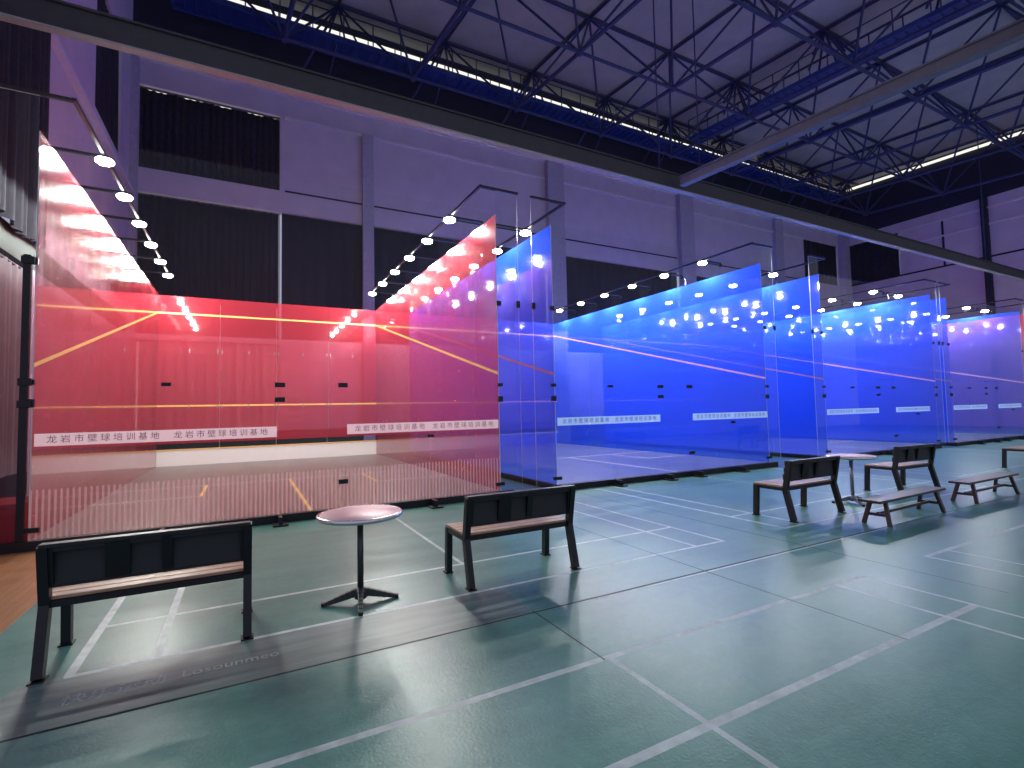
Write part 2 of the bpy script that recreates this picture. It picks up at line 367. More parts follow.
# ------------------------------------------------------------------ hall walls
YF = 12.5; XL = -1.2; XR = 41.5
def build_walls():
    m = MB()
    # far wall: lower storey, spandrel, wall top; openings are left where curtains hang
    T = .3
    def fb(x0, x1, z0, z1, mi=0, y0=YF, y1=YF + T): m.box((x0, y0, z0), (x1, y1, z1), mi)
    fb(XL, 3.43, FZ, .55); fb(3.43, XR, FZ, 4.1); fb(XL, XR, 4.1, 4.3)
    fb(XL, XR, 9.22, 10.05); fb(3.43, 36.7, 10.05, 13.0); fb(XL, XR, 13.0, 13.95)
    fb(XL, -1.0, .55, 13.0); fb(36.0, XR, 4.3, 9.22); fb(40.9, XR, 10.05, 13.0)
    fb(XL, XR, 13.95, 17.6, 1)
    # raised frames round the wall panels
    for x0, x1 in ((3.6, 6.55), (7.0, 15.4), (16.5, 24.4), (25.6, 36.6)):
        fb(x0, x1, 12.9, 13.0, 2, YF - .10, YF); 
        fb(x0, x1, 10.02, 10.08, 1, YF - .03, YF)
    fb(XL, XR, 13.82, 13.95, 2, YF - .12, YF)
    struct(m.build('wall_far', [M['wall'], M['dark_void'], M['ledge']]))
    for i, (x0, x1, d) in enumerate(((-1.2, -.98, .25), (6.5, 6.95, .18), (15.45, 16.4, .3), (24.5, 25.6, .3), (33.3, 34.1, .25), (40.9, 41.5, .5))):
        p = MB(); p.box((x0, YF - d, FZ), (x1, YF, 13.95 if i != 1 else 13.0)); struct(p.build('trim_%d' % (i + 1), M['pilaster']))
    # left wall
    m = MB()
    def lb(y0, y1, z0, z1, mi=0, x0=XL - T, x1=XL): m.box((x0, y0, z0), (x1, y1, z1), mi)
    lb(-3.2, YF, FZ, .1); lb(-3.2, YF, 4.25, 4.75, 3); lb(4.3, YF, 4.75, 9.6)
    lb(1.9, 4.1, .1, .52, 1); lb(-3.2, 1.9, .1, 4.25); lb(4.1, YF, .1, 4.25)
    lb(-3.2, YF, 9.0, 9.12, 2, XL, XL + .14)
    lb(4.3, 8.0, 9.6, 13.3); lb(11.0, YF, 9.6, 13.3); lb(-3.2, YF, 13.3, 17.6)
    lb(-3.2, 1.2, 4.75, 13.3)
    struct(m.build('wall_left', [M['wall'], M['dark_void'], M['ledge'], M['green_wall']]))
    # right wall
    m = MB()
    def rb(y0, y1, z0, z1, mi=0, x0=XR, x1=XR + T): m.box((x0, y0, z0), (x1, y1, z1), mi)
    rb(-12, YF, FZ, 10.0); rb(-12, 8.9, 10, 13); rb(12.2, YF, 10, 13); rb(-12, YF, 13, 13.6); rb(-12, YF, 13.6, 18.0, 1)
    rb(-12, 8.7, 12.9, 13.0, 2, XR - .15, XR); rb(-12, YF, 9.95, 10.05, 1, XR - .05, XR)
    rb(-12, 8.7, 11.9, 12.0, 2, XR - .1, XR)
    rb(4.2, 4.5, FZ, 13.6, 1, XR - .3, XR)
    rb(-.2, 0.0, 10, 13, 1, XR - .1, XR); rb(6.4, 6.5, 10, 12.9, 1, XR - .06, XR)
    struct(m.build('wall_right', [M['wall'], M['dark_void'], M['ledge']]))
build_walls()
m = MB(); m.box((-.9, YF - .05, FZ), (XR, YF - .002, .86)); struct(m.build('baseboard_far', M['skirting']))

# curtains -----------------------------------------------------------
def curtain(label, p0, p1, z0, z1, mat, amp=.05, pitch=.22, group=None, sag=0.0, name='window_curtain'):
    """pleated cloth hanging between p0 and p1 (xy), z0..z1"""
    p0 = Vector((*p0, 0)); p1 = Vector((*p1, 0)); d = p1 - p0; Ln = d.length; d.normalize(); n = Vector((-d.y, d.x, 0))
    cnt = max(16, int(Ln / pitch * 8)); rows = 6
    mb = MB(); rnd = random.Random(len(label) * 13 + int(Ln * 10))
    ph = [rnd.uniform(-.6, .6) for _ in range(cnt + 1)]
    for side in (0, 1):
        for j in range(rows + 1):
            for i in range(cnt + 1):
                t = i / cnt; s = t * Ln
                a = amp * (0.55 + .45 * j / rows) * (math.sin(2 * PI * s / pitch + ph[i // 8 * 8] ) + .4 * math.sin(2 * PI * s / (pitch * 2.7)))
                zz = z1 + (z0 - z1) * j / rows
                if j == rows: zz += sag * (math.sin(s * 1.7) * .5 + math.sin(s * 4.1 + 1) * .3 + .3 * ph[i // 8 * 8])
                if j == 0: zz += -abs(math.sin(s * 3.1)) * sag * .4
                q = p0 + d * s + n * (a + side * .012); mb.v.append((q.x, q.y, zz))
    W = cnt + 1; K = (rows + 1) * W
    for side in (0, 1):
        for j in range(rows):
            for i in range(cnt):
                a = side * K + j * W + i; f = (a, a + 1, a + W + 1, a + W)
                mb.f.append(f if side else f[::-1]); mb.m.append(0); mb.sm.append(True)
    for j in range(rows):
        for i in (0, cnt):
            a = j * W + i; mb.f.append((a, a + W, a + W + K, a + K)); mb.m.append(0); mb.sm.append(False)
    for i in range(cnt):
        for j in (0, rows):
            a = j * W + i; mb.f.append((a, a + 1, a + 1 + K, a + K)); mb.m.append(0); mb.sm.append(False)
    t = thing(name, label, 'curtain', (p0.x, p0.y, z0), 0, group)
    o = mb.build('curtain_cloth', mat, t); o.location = -Vector(t.location)
    r = MB(); r.cyl((p0.x, p0.y, z1 - .01), (p1.x, p1.y, z1 - .01), .02, seg=8)
    o2 = r.build('curtain_rail', M['window_frame'], t); o2.location = -Vector(t.location)
    return t
yc = YF + .10
curtain('dark pleated curtain over the upper far window at the left corner', (-.98, yc), (3.40, yc), 10.0, 12.92, M['curtain'], sag=.12)
curtain('dark curtain filling the lower far window above the first red court', (-.98, yc), (3.39, yc), 4.2, 9.15, M['curtain'])
curtain('long flat dark curtain behind the lamps between first and second pilaster', (3.5, yc), (15.4, yc), 4.2, 9.2, M['curtain'], .03, .5)
curtain('dark curtain behind the blue court lamps beyond the wide pilaster', (16.5, yc), (24.4, yc), 4.2, 9.2, M['curtain'], .03, .5)
curtain('dark curtain right of the dark drainpipe on the far wall', (25.7, yc), (35.9, yc), 4.2, 9.2, M['curtain'], .03, .5)
curtain('dark curtain in the upper far window beside the right corner', (36.75, yc), (40.85, yc), 10.05, 13.0, M['curtain'], .03, .5)
curtain('pale pleated curtain seen through the red front glass wall', (-.9, YF + .1), (3.39, YF + .1), .88, 4.08, M['curtain_pale'], .09, .30)
curtain('dark curtain in the upper side window of the left wall near the corner', (XL - .1, 8.05), (XL - .1, 10.95), 9.6, 13.3, M['curtain'])
curtain('tall dark curtain at the left edge of the picture above the green wall band', (XL + .12, .6), (XL + .12, 4.3), 4.7, 13.2, M['curtain'], .06, .3, sag=.1)
curtain('pale grey curtain hanging at the far left behind the black post', (XL - .08, 1.95), (XL - .08, 4.05), .5, 4.2, M['curtain_grey'], .05, .24)
curtain('dark curtain in the window of the right end wall', (XR + .1, 8.95), (XR + .1, 12.15), 10.02, 12.98, M['curtain'], .03, .5)
# daylight slots at the window edges
for i, (a, b) in enumerate((((-1.0, YF + .2, 10.05), (3.43, YF + .25, 13.0)), ((-1.0, YF + .2, 4.3), (3.43, YF + .25, 9.2)), ((-1.0, YF + .22, .55), (3.43, YF + .27, 4.1)))):
    w_ = thing('window_%d' % (i + 1), None, None, ((a[0] + b[0]) / 2, a[1], a[2])); w_['kind'] = 'structure'
    f = MB(); x0, x1, z0, z1 = a[0], b[0], a[2], b[2]
    for (p, q) in (((x0, a[1] - .04, z0), (x0 + .03, a[1], z1)), ((x1 - .03, a[1] - .04, z0), (x1, a[1], z1)), ((x0, a[1] - .04, z1 - .05), (x1, a[1], z1)), ((x0, a[1] - .04, z0), (x1, a[1], z0 + .05))):
        f.box(p, q)
    o = f.build('window_frame', M['window_frame'], w_); o.location = -Vector(w_.location)
    g = MB(); g.box((x0, a[1], z0), (x1, b[1], z1)); o = g.build('pane', M['daylight'], w_); o.location = -Vector(w_.location)

# ------------------------------------------------------------------ roof: ceiling boards, space frame, catwalks
O0 = Vector((19.07, 12.5, 17.25)); VV = Vector((0.0684, -0.9967, -0.0444)); UU = Vector((1, 0, 0)); NN = Vector((0, 0, 1))
def rp_(x, v, dz=0.0):
    """roof point: x along the hall, v metres in from the far wall, dz below the boards"""
    q = O0 + VV * (v / .9967 * 1.0) + UU * (x - O0.x); q.z += dz; return q
SX, SV, DZ = 4.35, 4.03, -3.3
TX = [0.95 + SX * i for i in range(10)]; TV = [1.3 + SV * j for j in range(5)]
BX = [3.13 + SX * i for i in range(9)]; BV = [3.3 + SV * j for j in range(4)]
def build_roof():
    m = MB()
    n = [tuple(rp_(-3, .12, .12)), tuple(rp_(44, .12, .12)), tuple(rp_(44, 26, .12)), tuple(rp_(-3, 26, .12))]
    top = [(a, b, c + .15) for a, b, c in n]
    m.quad(n, 0); m.quad(top[::-1], 0)
    for i in range(4):
        j = (i + 1) % 4; m.quad([n[i], top[i], top[j], n[j]], 0)
    for x in TX:
        m.bar(rp_(x, .5, .10), rp_(x, 25, .10), .10, .05, mi=1)
    for v in [1.3 + SV * j for j in range(-0, 6)]:
        m.bar(rp_(-3, v, .10), rp_(44, v, .10), .10, .05, mi=1)
    struct(m.build('ceiling', [M['ceil'], M['seamdark']]))
    # daylight slot along the eaves
    for i, (a, b, h) in enumerate(((rp_(-1, .06, -.22), rp_(41.4, .06, -.22), .13), (rp_(41.3, .6, -.15), rp_(40.4, 13.5, -.15), .16))):
        g = MB(); g.bar(a, b, .05, h); o = struct(g.build('window_%d' % (4 + i), M['daylight']))
build_roof()
def build_truss():
    t = thing('roof_space_frame', 'dark navy steel space frame of bars under the pale ceiling boards', 'roof truss', tuple(rp_(20, 8, DZ)))
    L0 = -Vector(t.location)
    def part(mb, nm, lab=None):
        o = mb.build(nm, M['truss'], t); o.location = L0
    def cy(mb, a, b, r): mb.cyl(a, b, r, seg=7, caps=False)
    for x in TX[1:]:
        mb = MB(); cy(mb, rp_(x, .5), rp_(x, TV[-1] + 2), .055); part(mb, 'top_chord')
    for v in TV:
        mb = MB(); cy(mb, rp_(1, v), rp_(41.3, v), .055); part(mb, 'top_chord')
    for k, x in enumerate(BX):
        mb = MB(); cy(mb, rp_(x, BV[0], DZ), rp_(x, BV[-1], DZ), .075)
        part(mb, 'bottom_chord')
    for v in BV:
        mb = MB(); cy(mb, rp_(BX[0], v, DZ), rp_(BX[-1], v, DZ), .06); part(mb, 'bottom_chord')
    for i, x in enumerate(BX):
        for j, v in enumerate(BV):
            mb = MB(); c = rp_(x, v, DZ)
            for dx in (-.5, .5):
                for dv in (-.5, .5):
                    cy(mb, c, rp_(x + dx * SX, v + dv * SV), .045)
            mb.lathe([(0.001, -.14), (.1, -.1), (.14, 0), (.1, .1), (.001, .14)], 8, tuple(c))
            part(mb, 'web_bars')
    # fans of short knee braces round the top nodes nearest the eaves, and struts down to the wall
    for x in TX[1:]:
        mb = MB(); c = rp_(x, TV[0])
        for dx in (-.9, -.35, .35, .9): cy(mb, c, rp_(x + dx, TV[0] - .3, -1.25), .04)
        cy(mb, c, Vector((x - 1.4, YF - .05, 14.3)), .05); 
        cy(mb, rp_(x, TV[0], -1.25), Vector((x - .3, YF - .05, 14.0)), .035)
        part(mb, 'eaves_strut')
    for v in TV:
        mb = MB(); c = rp_(22.7, v)
        for dx in (-.9, .9): cy(mb, c, rp_(22.7 + dx, v, -1.3), .045)
        cy(mb, c, rp_(22.7, v + .7, -1.3), .045); cy(mb, c, rp_(22.7, v - .7, -1.3), .045)
        part(mb, 'hanger')
build_truss()
def catwalk(label, P, n, width_dir, W=.8, bright=False):
    """P(s) gives deck edge point for s in metres"""
    a, b = P
    t = thing('roof_catwalk', label, 'catwalk', tuple((a + b) / 2)); L0 = -Vector(t.location)
    d = (b - a); Ln = d.length; d.normalize(); w = Vector(width_dir)
    m = MB(); m.bar(a + w * (W/2), b + w * (W/2), W, .06)
    k = int(Ln / .35)
    for i in range(k): q = a + d * (i * Ln / k); m.bar(q + Vector((0, 0, -.06)), q + w * W + Vector((0, 0, -.06)), .06, .08)
    o = m.build('deck', M['catwalk'], t); o.location = L0
    for s in (0, W):
        m = MB(); m.bar(a + w * s + Vector((0, 0, -.05)), b + w * s + Vector((0, 0, -.05)), .08, .18)
        o = m.build('side_beam', M['catwalk'], t); o.location = L0
        for h in (.5, .95):
            m = MB(); m.cyl(a + w * s + Vector((0, 0, h)), b + w * s + Vector((0, 0, h)), .025, seg=6)
            o = m.build('handrail', M['truss'], t); o.location = L0
        kk = min(38, int(Ln / 1.1))
        for i in range(kk + 1):
            q = a + w * s + d * (Ln * i / kk)
            m = MB(); m.cyl(q, q + Vector((0, 0, .95)), .025, seg=6)
            o = m.build('railing_post', M['truss'], t); o.location = L0
catwalk('long blue catwalk with railing running along the far eaves', (Vector((0, 11.0, 15.75)), Vector((40, 11.0, 15.95))), 38, (0, 1, 0), .9)
catwalk('blue catwalk with railing crossing the roof towards the camera', (rp_(22.9, 2.4, -1.45), rp_(22.9, 18.5, -1.45)), 20, (1, 0, 0), .8)

def hbeam(label, a, b, w, h, mats, hang):
    t = thing('hanging_beam', label, 'beam', tuple((Vector(a) + Vector(b)) / 2)); L0 = -Vector(t.location)
    m = MB(); m.bar(a, b, w, h); o = m.build('web', mats[0], t); o.location = L0
    m = MB(); m.bar(Vector(a) + Vector((0, 0, -h/2 - .02)), Vector(b) + Vector((0, 0, -h/2 - .02)), w + .05, .03); o = m.build('lower_flange', mats[1], t); o.location = L0
    m = MB(); m.bar(Vector(a) + Vector((0, 0, h/2 + .02)), Vector(b) + Vector((0, 0, h/2 + .02)), w + .08, .035); o = m.build('upper_flange', mats[0], t); o.location = L0
    for s in hang:
        q = Vector(a).lerp(Vector(b), s); m = MB(); m.cyl(q + Vector((0, 0, h/2)), (q.x, q.y, 14.2 if q.y > 0 else 13.6), .018, seg=6)
        o = m.build('hanger_rod', M['truss'], t); o.location = L0
hbeam('long dark hanging beam with a pale lower lip crossing above all the courts', (-1.15, 1.0, 7.27), (41.4, 1.0, 7.27), .10, .36, (M['beam'], M['beam_lip']), (.3, .75))
hbeam('grey hanging beam running from the long beam towards the upper right', (12.15, .78, 7.2), (12.98, -5.7, 7.2), .13, .17, (M['beam_grey'], M['beam_grey']), (.08,))
hbeam('dark hanging beam at the top right corner', (10.9, -5.85, 7.25), (24.0, -5.85, 7.25), .22, .5, (M['beam'], M['beam']), (.2,))

# ------------------------------------------------------------------ squash courts
YL = 9.75; CW = 6.4; WH = 5.1; GT = .012
YJ = [0, 1.60, 3.06, 4.52, 5.98, 7.44, 8.90, YL]
ARMZ = 5.585
def cname(k): return ('red', 'near blue', 'third blue', 'farthest')[k]
CN = ['red court', 'first blue court', 'second blue court', 'farthest court', 'court beyond the farthest one, added to light its red wall']
HANZI = '龙岩市壁球培训基地'
band_text = {}

def side_wall(x, k, side, film, line_mat, full=True, label=None):
    """glass side wall in the plane x; side -1 = left wall of its court, +1 = right; fins stand outside"""
    lab = label or ('glass side wall with %s film, %s side of the %s' % (film, 'left' if side < 0 else 'right', CN[k]))
    t = thing('glass_side_wall', lab, 'glass wall', (x, YL / 2, 0)); L0 = -Vector(t.location)
    def fin(mb, nm, mats, lb=None, bevel=0):
        o = mb.build(nm, mats, t, bevel=bevel); o.location = L0
        if lb: o['label'] = lb
        return o
    fm = M[film + '_film']; inner = '+x' if side < 0 else '-x'
    for a, b in zip(YJ[:-1], YJ[1:]):
        m = MB(); m.box((x - GT/2, a + .002, .0), (x + GT/2, b - .002, WH), 0, {inner: 1, '+z': 2, **({'-y': 2} if a == 0 else {})})
        fin(m, 'glass_panel', [M['glass'], fm, M['glass_edge']])
    xo = x + side * GT / 2
    for y in YJ[:-1]:
        m = MB(); m.box((xo + side * .004, y - .006, 0), (xo + side * .45, y + .006, ARMZ - .03), 0, {'+x' if side > 0 else '-x': 1, '+z': 1} if y == 0 else None)
        # fin is sloped: wide at top is where the lamp arm sits
        fin(m, 'glass_fin', [M['glass'], M['glass_edge']])
        for z, s in ((.12, .05), (1.66, .085), (1.92, .05), (3.43, .07)) if y == 0 else ():
            m = MB(); m.box((x - .035, y - .02, z - s/2), (x + side * .07, y + .02, z + s/2)) if False else m.box((min(x - side*.02, x + side*.075), y - .022, z - s*.6), (max(x - side*.02, x + side*.075), y + .022, z + s*.6))
            fin(m, 'clamp', M['steel'])
        if y == 0: m = MB(); m.box((xo + side*.40, y - .02, 3.38), (xo + side*.47, y + .02, 3.50)); fin(m, 'clamp', M['steel'])
    # sloping out line
    m = MB(); s = -side; d = .0105
    pts = [(x + s*.007, 0.0, 2.13), (x + s*.007, YL - .02, 4.57)]
    m.bar(pts[0], pts[1], .003, .05, up=(0, 0, 1))
    fin(m, 'out_line', line_mat)
    return t

def front_wall(x0, k, film, line_mat, tin_mat, tintop):
    t = thing('glass_front_wall', 'glass front wall with %s film and out line, at the far end of the %s' % (film, CN[k]), 'glass wall', (x0 + CW/2, YL, 0)); L0 = -Vector(t.location)
    def add(mb, nm, mats, lb=None):
        o = mb.build(nm, mats, t); o.location = L0
        if lb: o['label'] = lb
    fm = M[film + '_front']
    xs = [x0, x0 + 1.6, x0 + 3.2, x0 + 4.8, x0 + CW]
    for a, b in zip(xs[:-1], xs[1:]):
        m = MB(); m.box((a + .004, YL, .66), (b - .004, YL + GT, WH), 0, {'-y': 1, '+z': 2})
        add(m, 'glass_panel', [M['glass'], fm, M['glass_edge']])
        m = MB(); m.box((a + .004, YL, .49), (b - .004, YL + GT, .655), 0); add(m, 'lower_glass_panel', [M['glass']])
    for a in xs[1:-1]:
        m = MB(); m.box((a - .006, YL + .02, 0), (a + .006, YL + .42, WH - .1), 0, {'+y': 1}); add(m, 'glass_fin', [M['glass'], M['glass_edge']])
        for z in (1.75, 3.44):
            m = MB()
            for dx in (-.06, .06):
                m.box((a + dx - .012, YL - .012, z - .05), (a + dx + .012, YL - .001, z - .01)); m.box((a + dx - .012, YL - .012, z + .01), (a + dx + .012, YL - .001, z + .05))
            add(m, 'spider_fitting', M['spider'])
    for z in (1.75, 3.44):
        for a in (x0 + .8, x0 + 2.4, x0 + 4.0, x0 + 5.6):
            m = MB(); m.box((a - .012, YL - .012, z - .05), (a + .012, YL - .001, z + .05)); add(m, 'spider_fitting', M['spider'])
    for z, w in ((4.57, .05), (1.78, .05)):
        m = MB(); m.box((x0, YL - .006, z - w/2), (x0 + CW, YL - .002, z + w/2)); add(m, 'out_line' if z > 3 else 'service_line', line_mat)
    m = MB(); m.box((x0 + .01, YL - .04, .0), (x0 + CW - .01, YL - .005, .455)); add(m, 'tin', tin_mat)
    m = MB(); m.box((x0 + .01, YL - .055, .455), (x0 + CW - .01, YL - .0, .49)); add(m, 'tin_rail', tintop)

def back_wall(x0, k, band_mat, ink_mat):
    t = thing('glass_back_wall', 'clear glass back wall with a glass door and lettered bands, front of the %s' % CN[k], 'glass wall', (x0 + CW/2, 0, 0)); L0 = -Vector(t.location)
    def add(mb, nm, mats, parent=None, lb=None):
        o = mb.build(nm, mats, parent or t)
        if parent is None: o.location = L0
        if lb: o['label'] = lb
        return o
    J = [0, 1.36, 2.76, 3.66, 5.08, CW]
    lower = [M['stripe_glass'] if k == 0 else M['glass'], M['glass'], M['glass_edge']]
    for i in range(5):
        a, b = x0 + J[i], x0 + J[i+1]
        m = MB(); m.box((a + .003, -GT, 2.155), (b - .003, 0, WH), 1); add(m, 'upper_glass_panel', lower)
        if i != 2:
            m = MB(); m.box((a + .003, -GT, .0), (b - .003, 0, 2.145), 1, {'-y': 0}); add(m, 'glass_panel', lower)
    # door
    a, b = x0 + J[2], x0 + J[3]
    dm = MB(); dm.box((a + .006, -GT, .01), (b - .006, 0, 2.14), 1, {'-y': 0}); d = add(dm, 'door', lower)
    for hx in (a, b):
        for z in (.40, 1.90) if hx == b else (1.68, 1.90):
            m = MB(); m.box((hx - .07, -.028, z - .035), (hx + .07, .014, z + .035)); add(m, 'hinge' if hx == b else 'lock_case', M['steel'], d)
    # fins, their clamps and floor shoes
    for i, fx in enumerate((1.36, 2.76, 3.66, 5.08)):
        X = x0 + fx
        m = MB(); m.box((X - .006, -.20, .0), (X + .006, -.018, .26), 0, {'-y': 1}); add(m, 'glass_fin', [M['glass'], M['glass']])
        m = MB(); m.box((X - .10, -.34, FZ), (X + .10, -.08, FZ + .022)); m.box((X - .025, -.30, FZ + .02), (X + .025, -.12, -.001)); add(m, 'floor_shoe', M['black_metal'])
        if fx in (1.36, 5.08):
            for z in (1.90,) if fx == 1.36 else (1.05,):
                m = MB(); m.box((X - .055, -.035, z - .025), (X + .055, .012, z + .025)); m.box((X - .012, -.06, z - .02), (X + .012, -.02, z + .02)); add(m, 'clamp', M['steel'])
    for cx in (.06, CW - .06):
        for z in (.12,):
            m = MB(); m.box((x0 + cx - .04, -.03, z - .03), (x0 + cx + .04, .014, z + .03)); add(m, 'clamp', M['steel'])
    # lettered bands
    for a, b in ((0.03, 2.72), (3.72, CW - .03)):
        if k >= 2 and a > 3: b = CW - .5
        m = MB(); m.box((x0 + a, -GT - .003, 1.13), (x0 + b, -GT - .0005, 1.285)); bd = add(m, 'lettering_band', band_mat)
        mid = (a + b) / 2; half = (b - a) / 2
        for s in (a + .10, mid + .06):
            if (k, 'm') not in band_text: band_text[k, 'm'] = glyph_row(HANZI, .105, 1.18, ink_mat)
            m = bpy.data.objects.new('lettering', band_text[k, 'm']); COL.objects.link(m); m.parent = bd
            m.rotation_euler = (PI / 2, 0, 0); m.location = (x0 + s, -GT - .0040, 1.2075)

LAMP_W = 185
def lamp_proto():
    t = thing('court_lamp', 'x', 'lamp'); 
    m = MB(); m.cyl((0, 0, -.004), (0, 0, -.02), .02, seg=10); m.lathe([(.02, -.010), (.09, -.016), (.108, -.024), (.108, -.036), (.10, -.038)], 20)
    m.build('housing', M['lamp_body'], t)
    m = MB(); m.lathe([(.105, -.030), (.122, -.050), (.120, -.078), (.095, -.10), (.05, -.113), (.001, -.116)], 20); m.build('lens', M['lens'], t)
    ld = bpy.data.lights.new('lamp_light', 'SPOT'); ld.energy = LAMP_W; ld.spot_size = math.radians(179.5); ld.spot_blend = .04; ld.shadow_soft_size = .085; ld.color = (1, .985, .95)
    lo = bpy.data.objects.new('lamp_light', ld); COL.objects.link(lo); lo.parent = t; lo.location = (0, 0, -.205)
    return t
LAMP = [None]
def rail_row(x, k, side, skip=0):
    """lamp rail inside the court; side -1 = left rail"""
    outx = (x - .78 if side < 0 else x + .78)
    sd = 'left' if side < 0 else 'right'
    t = thing('lamp_rail', 'black lamp rail on arms, %s side of the %s' % (sd, CN[k]), 'lamp rail', (x, YL/2, ARMZ)); L0 = -Vector(t.location)
    m = MB(); m.bar((x, -.03, ARMZ), (x, YL - .3, ARMZ), .045, .045); o = m.build('rail', M['black_metal'], t); o.location = L0
    for y in YJ[:-1]:
        m = MB(); m.bar((x, y, ARMZ - .005), (outx, y, ARMZ - .005), .05, .045); m.box((outx - .03, y - .03, ARMZ - .10), (outx + .03, y + .03, ARMZ - .02)) if y > 0 else None
        o = m.build('arm', M['black_metal'], t); o.location = L0
    for i, y in enumerate(YJ[1:-1]):
        words = ('first', 'second', 'third', 'fourth', 'fifth', 'sixth')[i]
        lab = '%s white lamp from the back glass, %s rail, %s' % (words, sd, CN[k])
        if LAMP[0] is None: LAMP[0] = lamp_proto(); L = LAMP[0]
        else: L = copy_tree(LAMP[0])
        L.location = (x, y - .02, ARMZ - .0235); L['label'] = lab; L['group'] = 'court lamps on the rails'

def platform(x0, k):
    t = thing('court_platform', 'raised black edged platform with a boarded floor under the %s' % CN[k], 'court floor', (x0 + CW/2, YL/2, FZ)); L0 = -Vector(t.location)
    ex = -.9 if k == 0 else -.03
    m = MB(); m.box((x0 + ex, -.06, FZ), (x0 + CW + (.25 if k in (0, 1) else .03), .03, -.004)) ; m.box((x0 - .03, .03, FZ), (x0 + CW + .03, YL + .03, -.022))
    o = m.build('plinth', M['black'], t); o.location = L0
    # boards with lines
    R = []; w = .05
    def r(a, b, c, d, s=1): R.append((x0 + a, x0 + b, c, d, s))
    r(0, CW, 4.26 - w/2, 4.26 + w/2); r(3.2 - w/2, 3.2 + w/2, 0, 4.26, 2 if k == 0 else 1)
    for s in (0, 1):
        a = 1.6 - w/2 if s == 0 else 4.8 - w/2
        r(a, a + w, 2.66, 4.26, 2 if k == 0 else 1); r(0 if s == 0 else 4.8, 1.6 if s == 0 else CW, 2.66 - w/2, 2.66 + w/2)
    xs = sorted({x0 + .008, x0 + CW - .008} | {v for q in R for v in q[:2] if x0 + .008 < v < x0 + CW - .008}); ys = sorted({.032, YL - .01} | {v for q in R for v in q[2:4] if .03 < v < YL})
    m = MB(); n = {}
    for j, y in enumerate(ys):
        for i, x in enumerate(xs): n[i, j] = len(m.v); m.v.append((x, y, 0))
    for j in range(len(ys) - 1):
        for i in range(len(xs) - 1):
            cx = (xs[i] + xs[i+1]) / 2; cy = (ys[j] + ys[j+1]) / 2; s = 0
            for q in R:
                if q[0] < cx < q[1] and q[2] < cy < q[3]: s = max(s, q[4])
            m.f.append((n[i, j], n[i+1, j], n[i+1, j+1], n[i, j+1])); m.m.append(s); m.sm.append(False)
    b = MB(); b = m
    nv = len(m.v)
    m.box((x0 + .008, .032, -.02), (x0 + CW - .008, YL - .01, -.001))
    o = m.build('court_boards', [M['wood_court'] if k == 0 else M['blue_cast_boards'], M['court_line'], M['yellow']], t); o.location = L0
M['court_line'] = pbr('court_floor_line', (0.75, 0.70, 0.70), 0.45)

CX = [0.0, 7.62, 16.55, 24.1]
FILM = ['red', 'blue', 'blue', 'blue']
for k, x0 in enumerate(CX):
    platform(x0, k)
    lm = M['yellow'] if k == 0 else M['pinkline']
    side_wall(x0, k, -1, FILM[k], lm)
    side_wall(x0 + CW, k, 1, FILM[k], lm)
    front_wall(x0, k, FILM[k], lm, M['tin'] if k == 0 else M['tin_blue'], M['yellow'] if k == 0 else M['paleblue'])
    back_wall(x0, k, M['band_red'] if k == 0 else M['band_blue'], M['ink'] if k == 0 else M['ink_blue'])
    rail_row(x0 + .33, k, -1); rail_row(x0 + CW - .30, k, 1)
rail_row(32.08, 4, -1)  # added lamps of an unseen court, put in to light the red wall
side_wall(31.75, 3, -1, 'red', M['yellow'], label='red filmed glass side wall standing beyond the farthest court')

# black post, red box, notice
m = MB(); m.box((-.115, -.03, -.004), (-.04, .02, 3.5)); 
for z in (1.65, 1.92, 3.43): m.box((-.13, -.05, z - .045), (.0, -.02, z + .045))
tag(m.build('corner_post', M['black_metal'], bevel=.004), 'black steel post at the left end of the red court', 'post')
t = thing('red_box', 'dark red box on the floor at the far left beside the red court', 'box', (-.62, .75, FZ))
m = MB(); m.box((-.42, -.3, 0), (.42, .45, .46)); m.build('body', M['red_box'], t, bevel=.012)
m = MB(); m.box((-.44, -.32, .46), (.44, .47, .52)); m.build('lid', M['red_box'], t, bevel=.012)
m = MB(); m.box((3.62, YF - .02, 1.15), (4.25, YF - .003, 2.2)); m.box((3.70, YF - .024, 1.3), (4.17, YF - .02, 1.42), 1); m.box((3.70, YF - .024, 1.55), (4.17, YF - .02, 2.1), 1)
tag(m.build('wall_notice', [M['paper'], M['pilaster']]), 'pale notice on the far wall seen through the red front glass', 'notice')

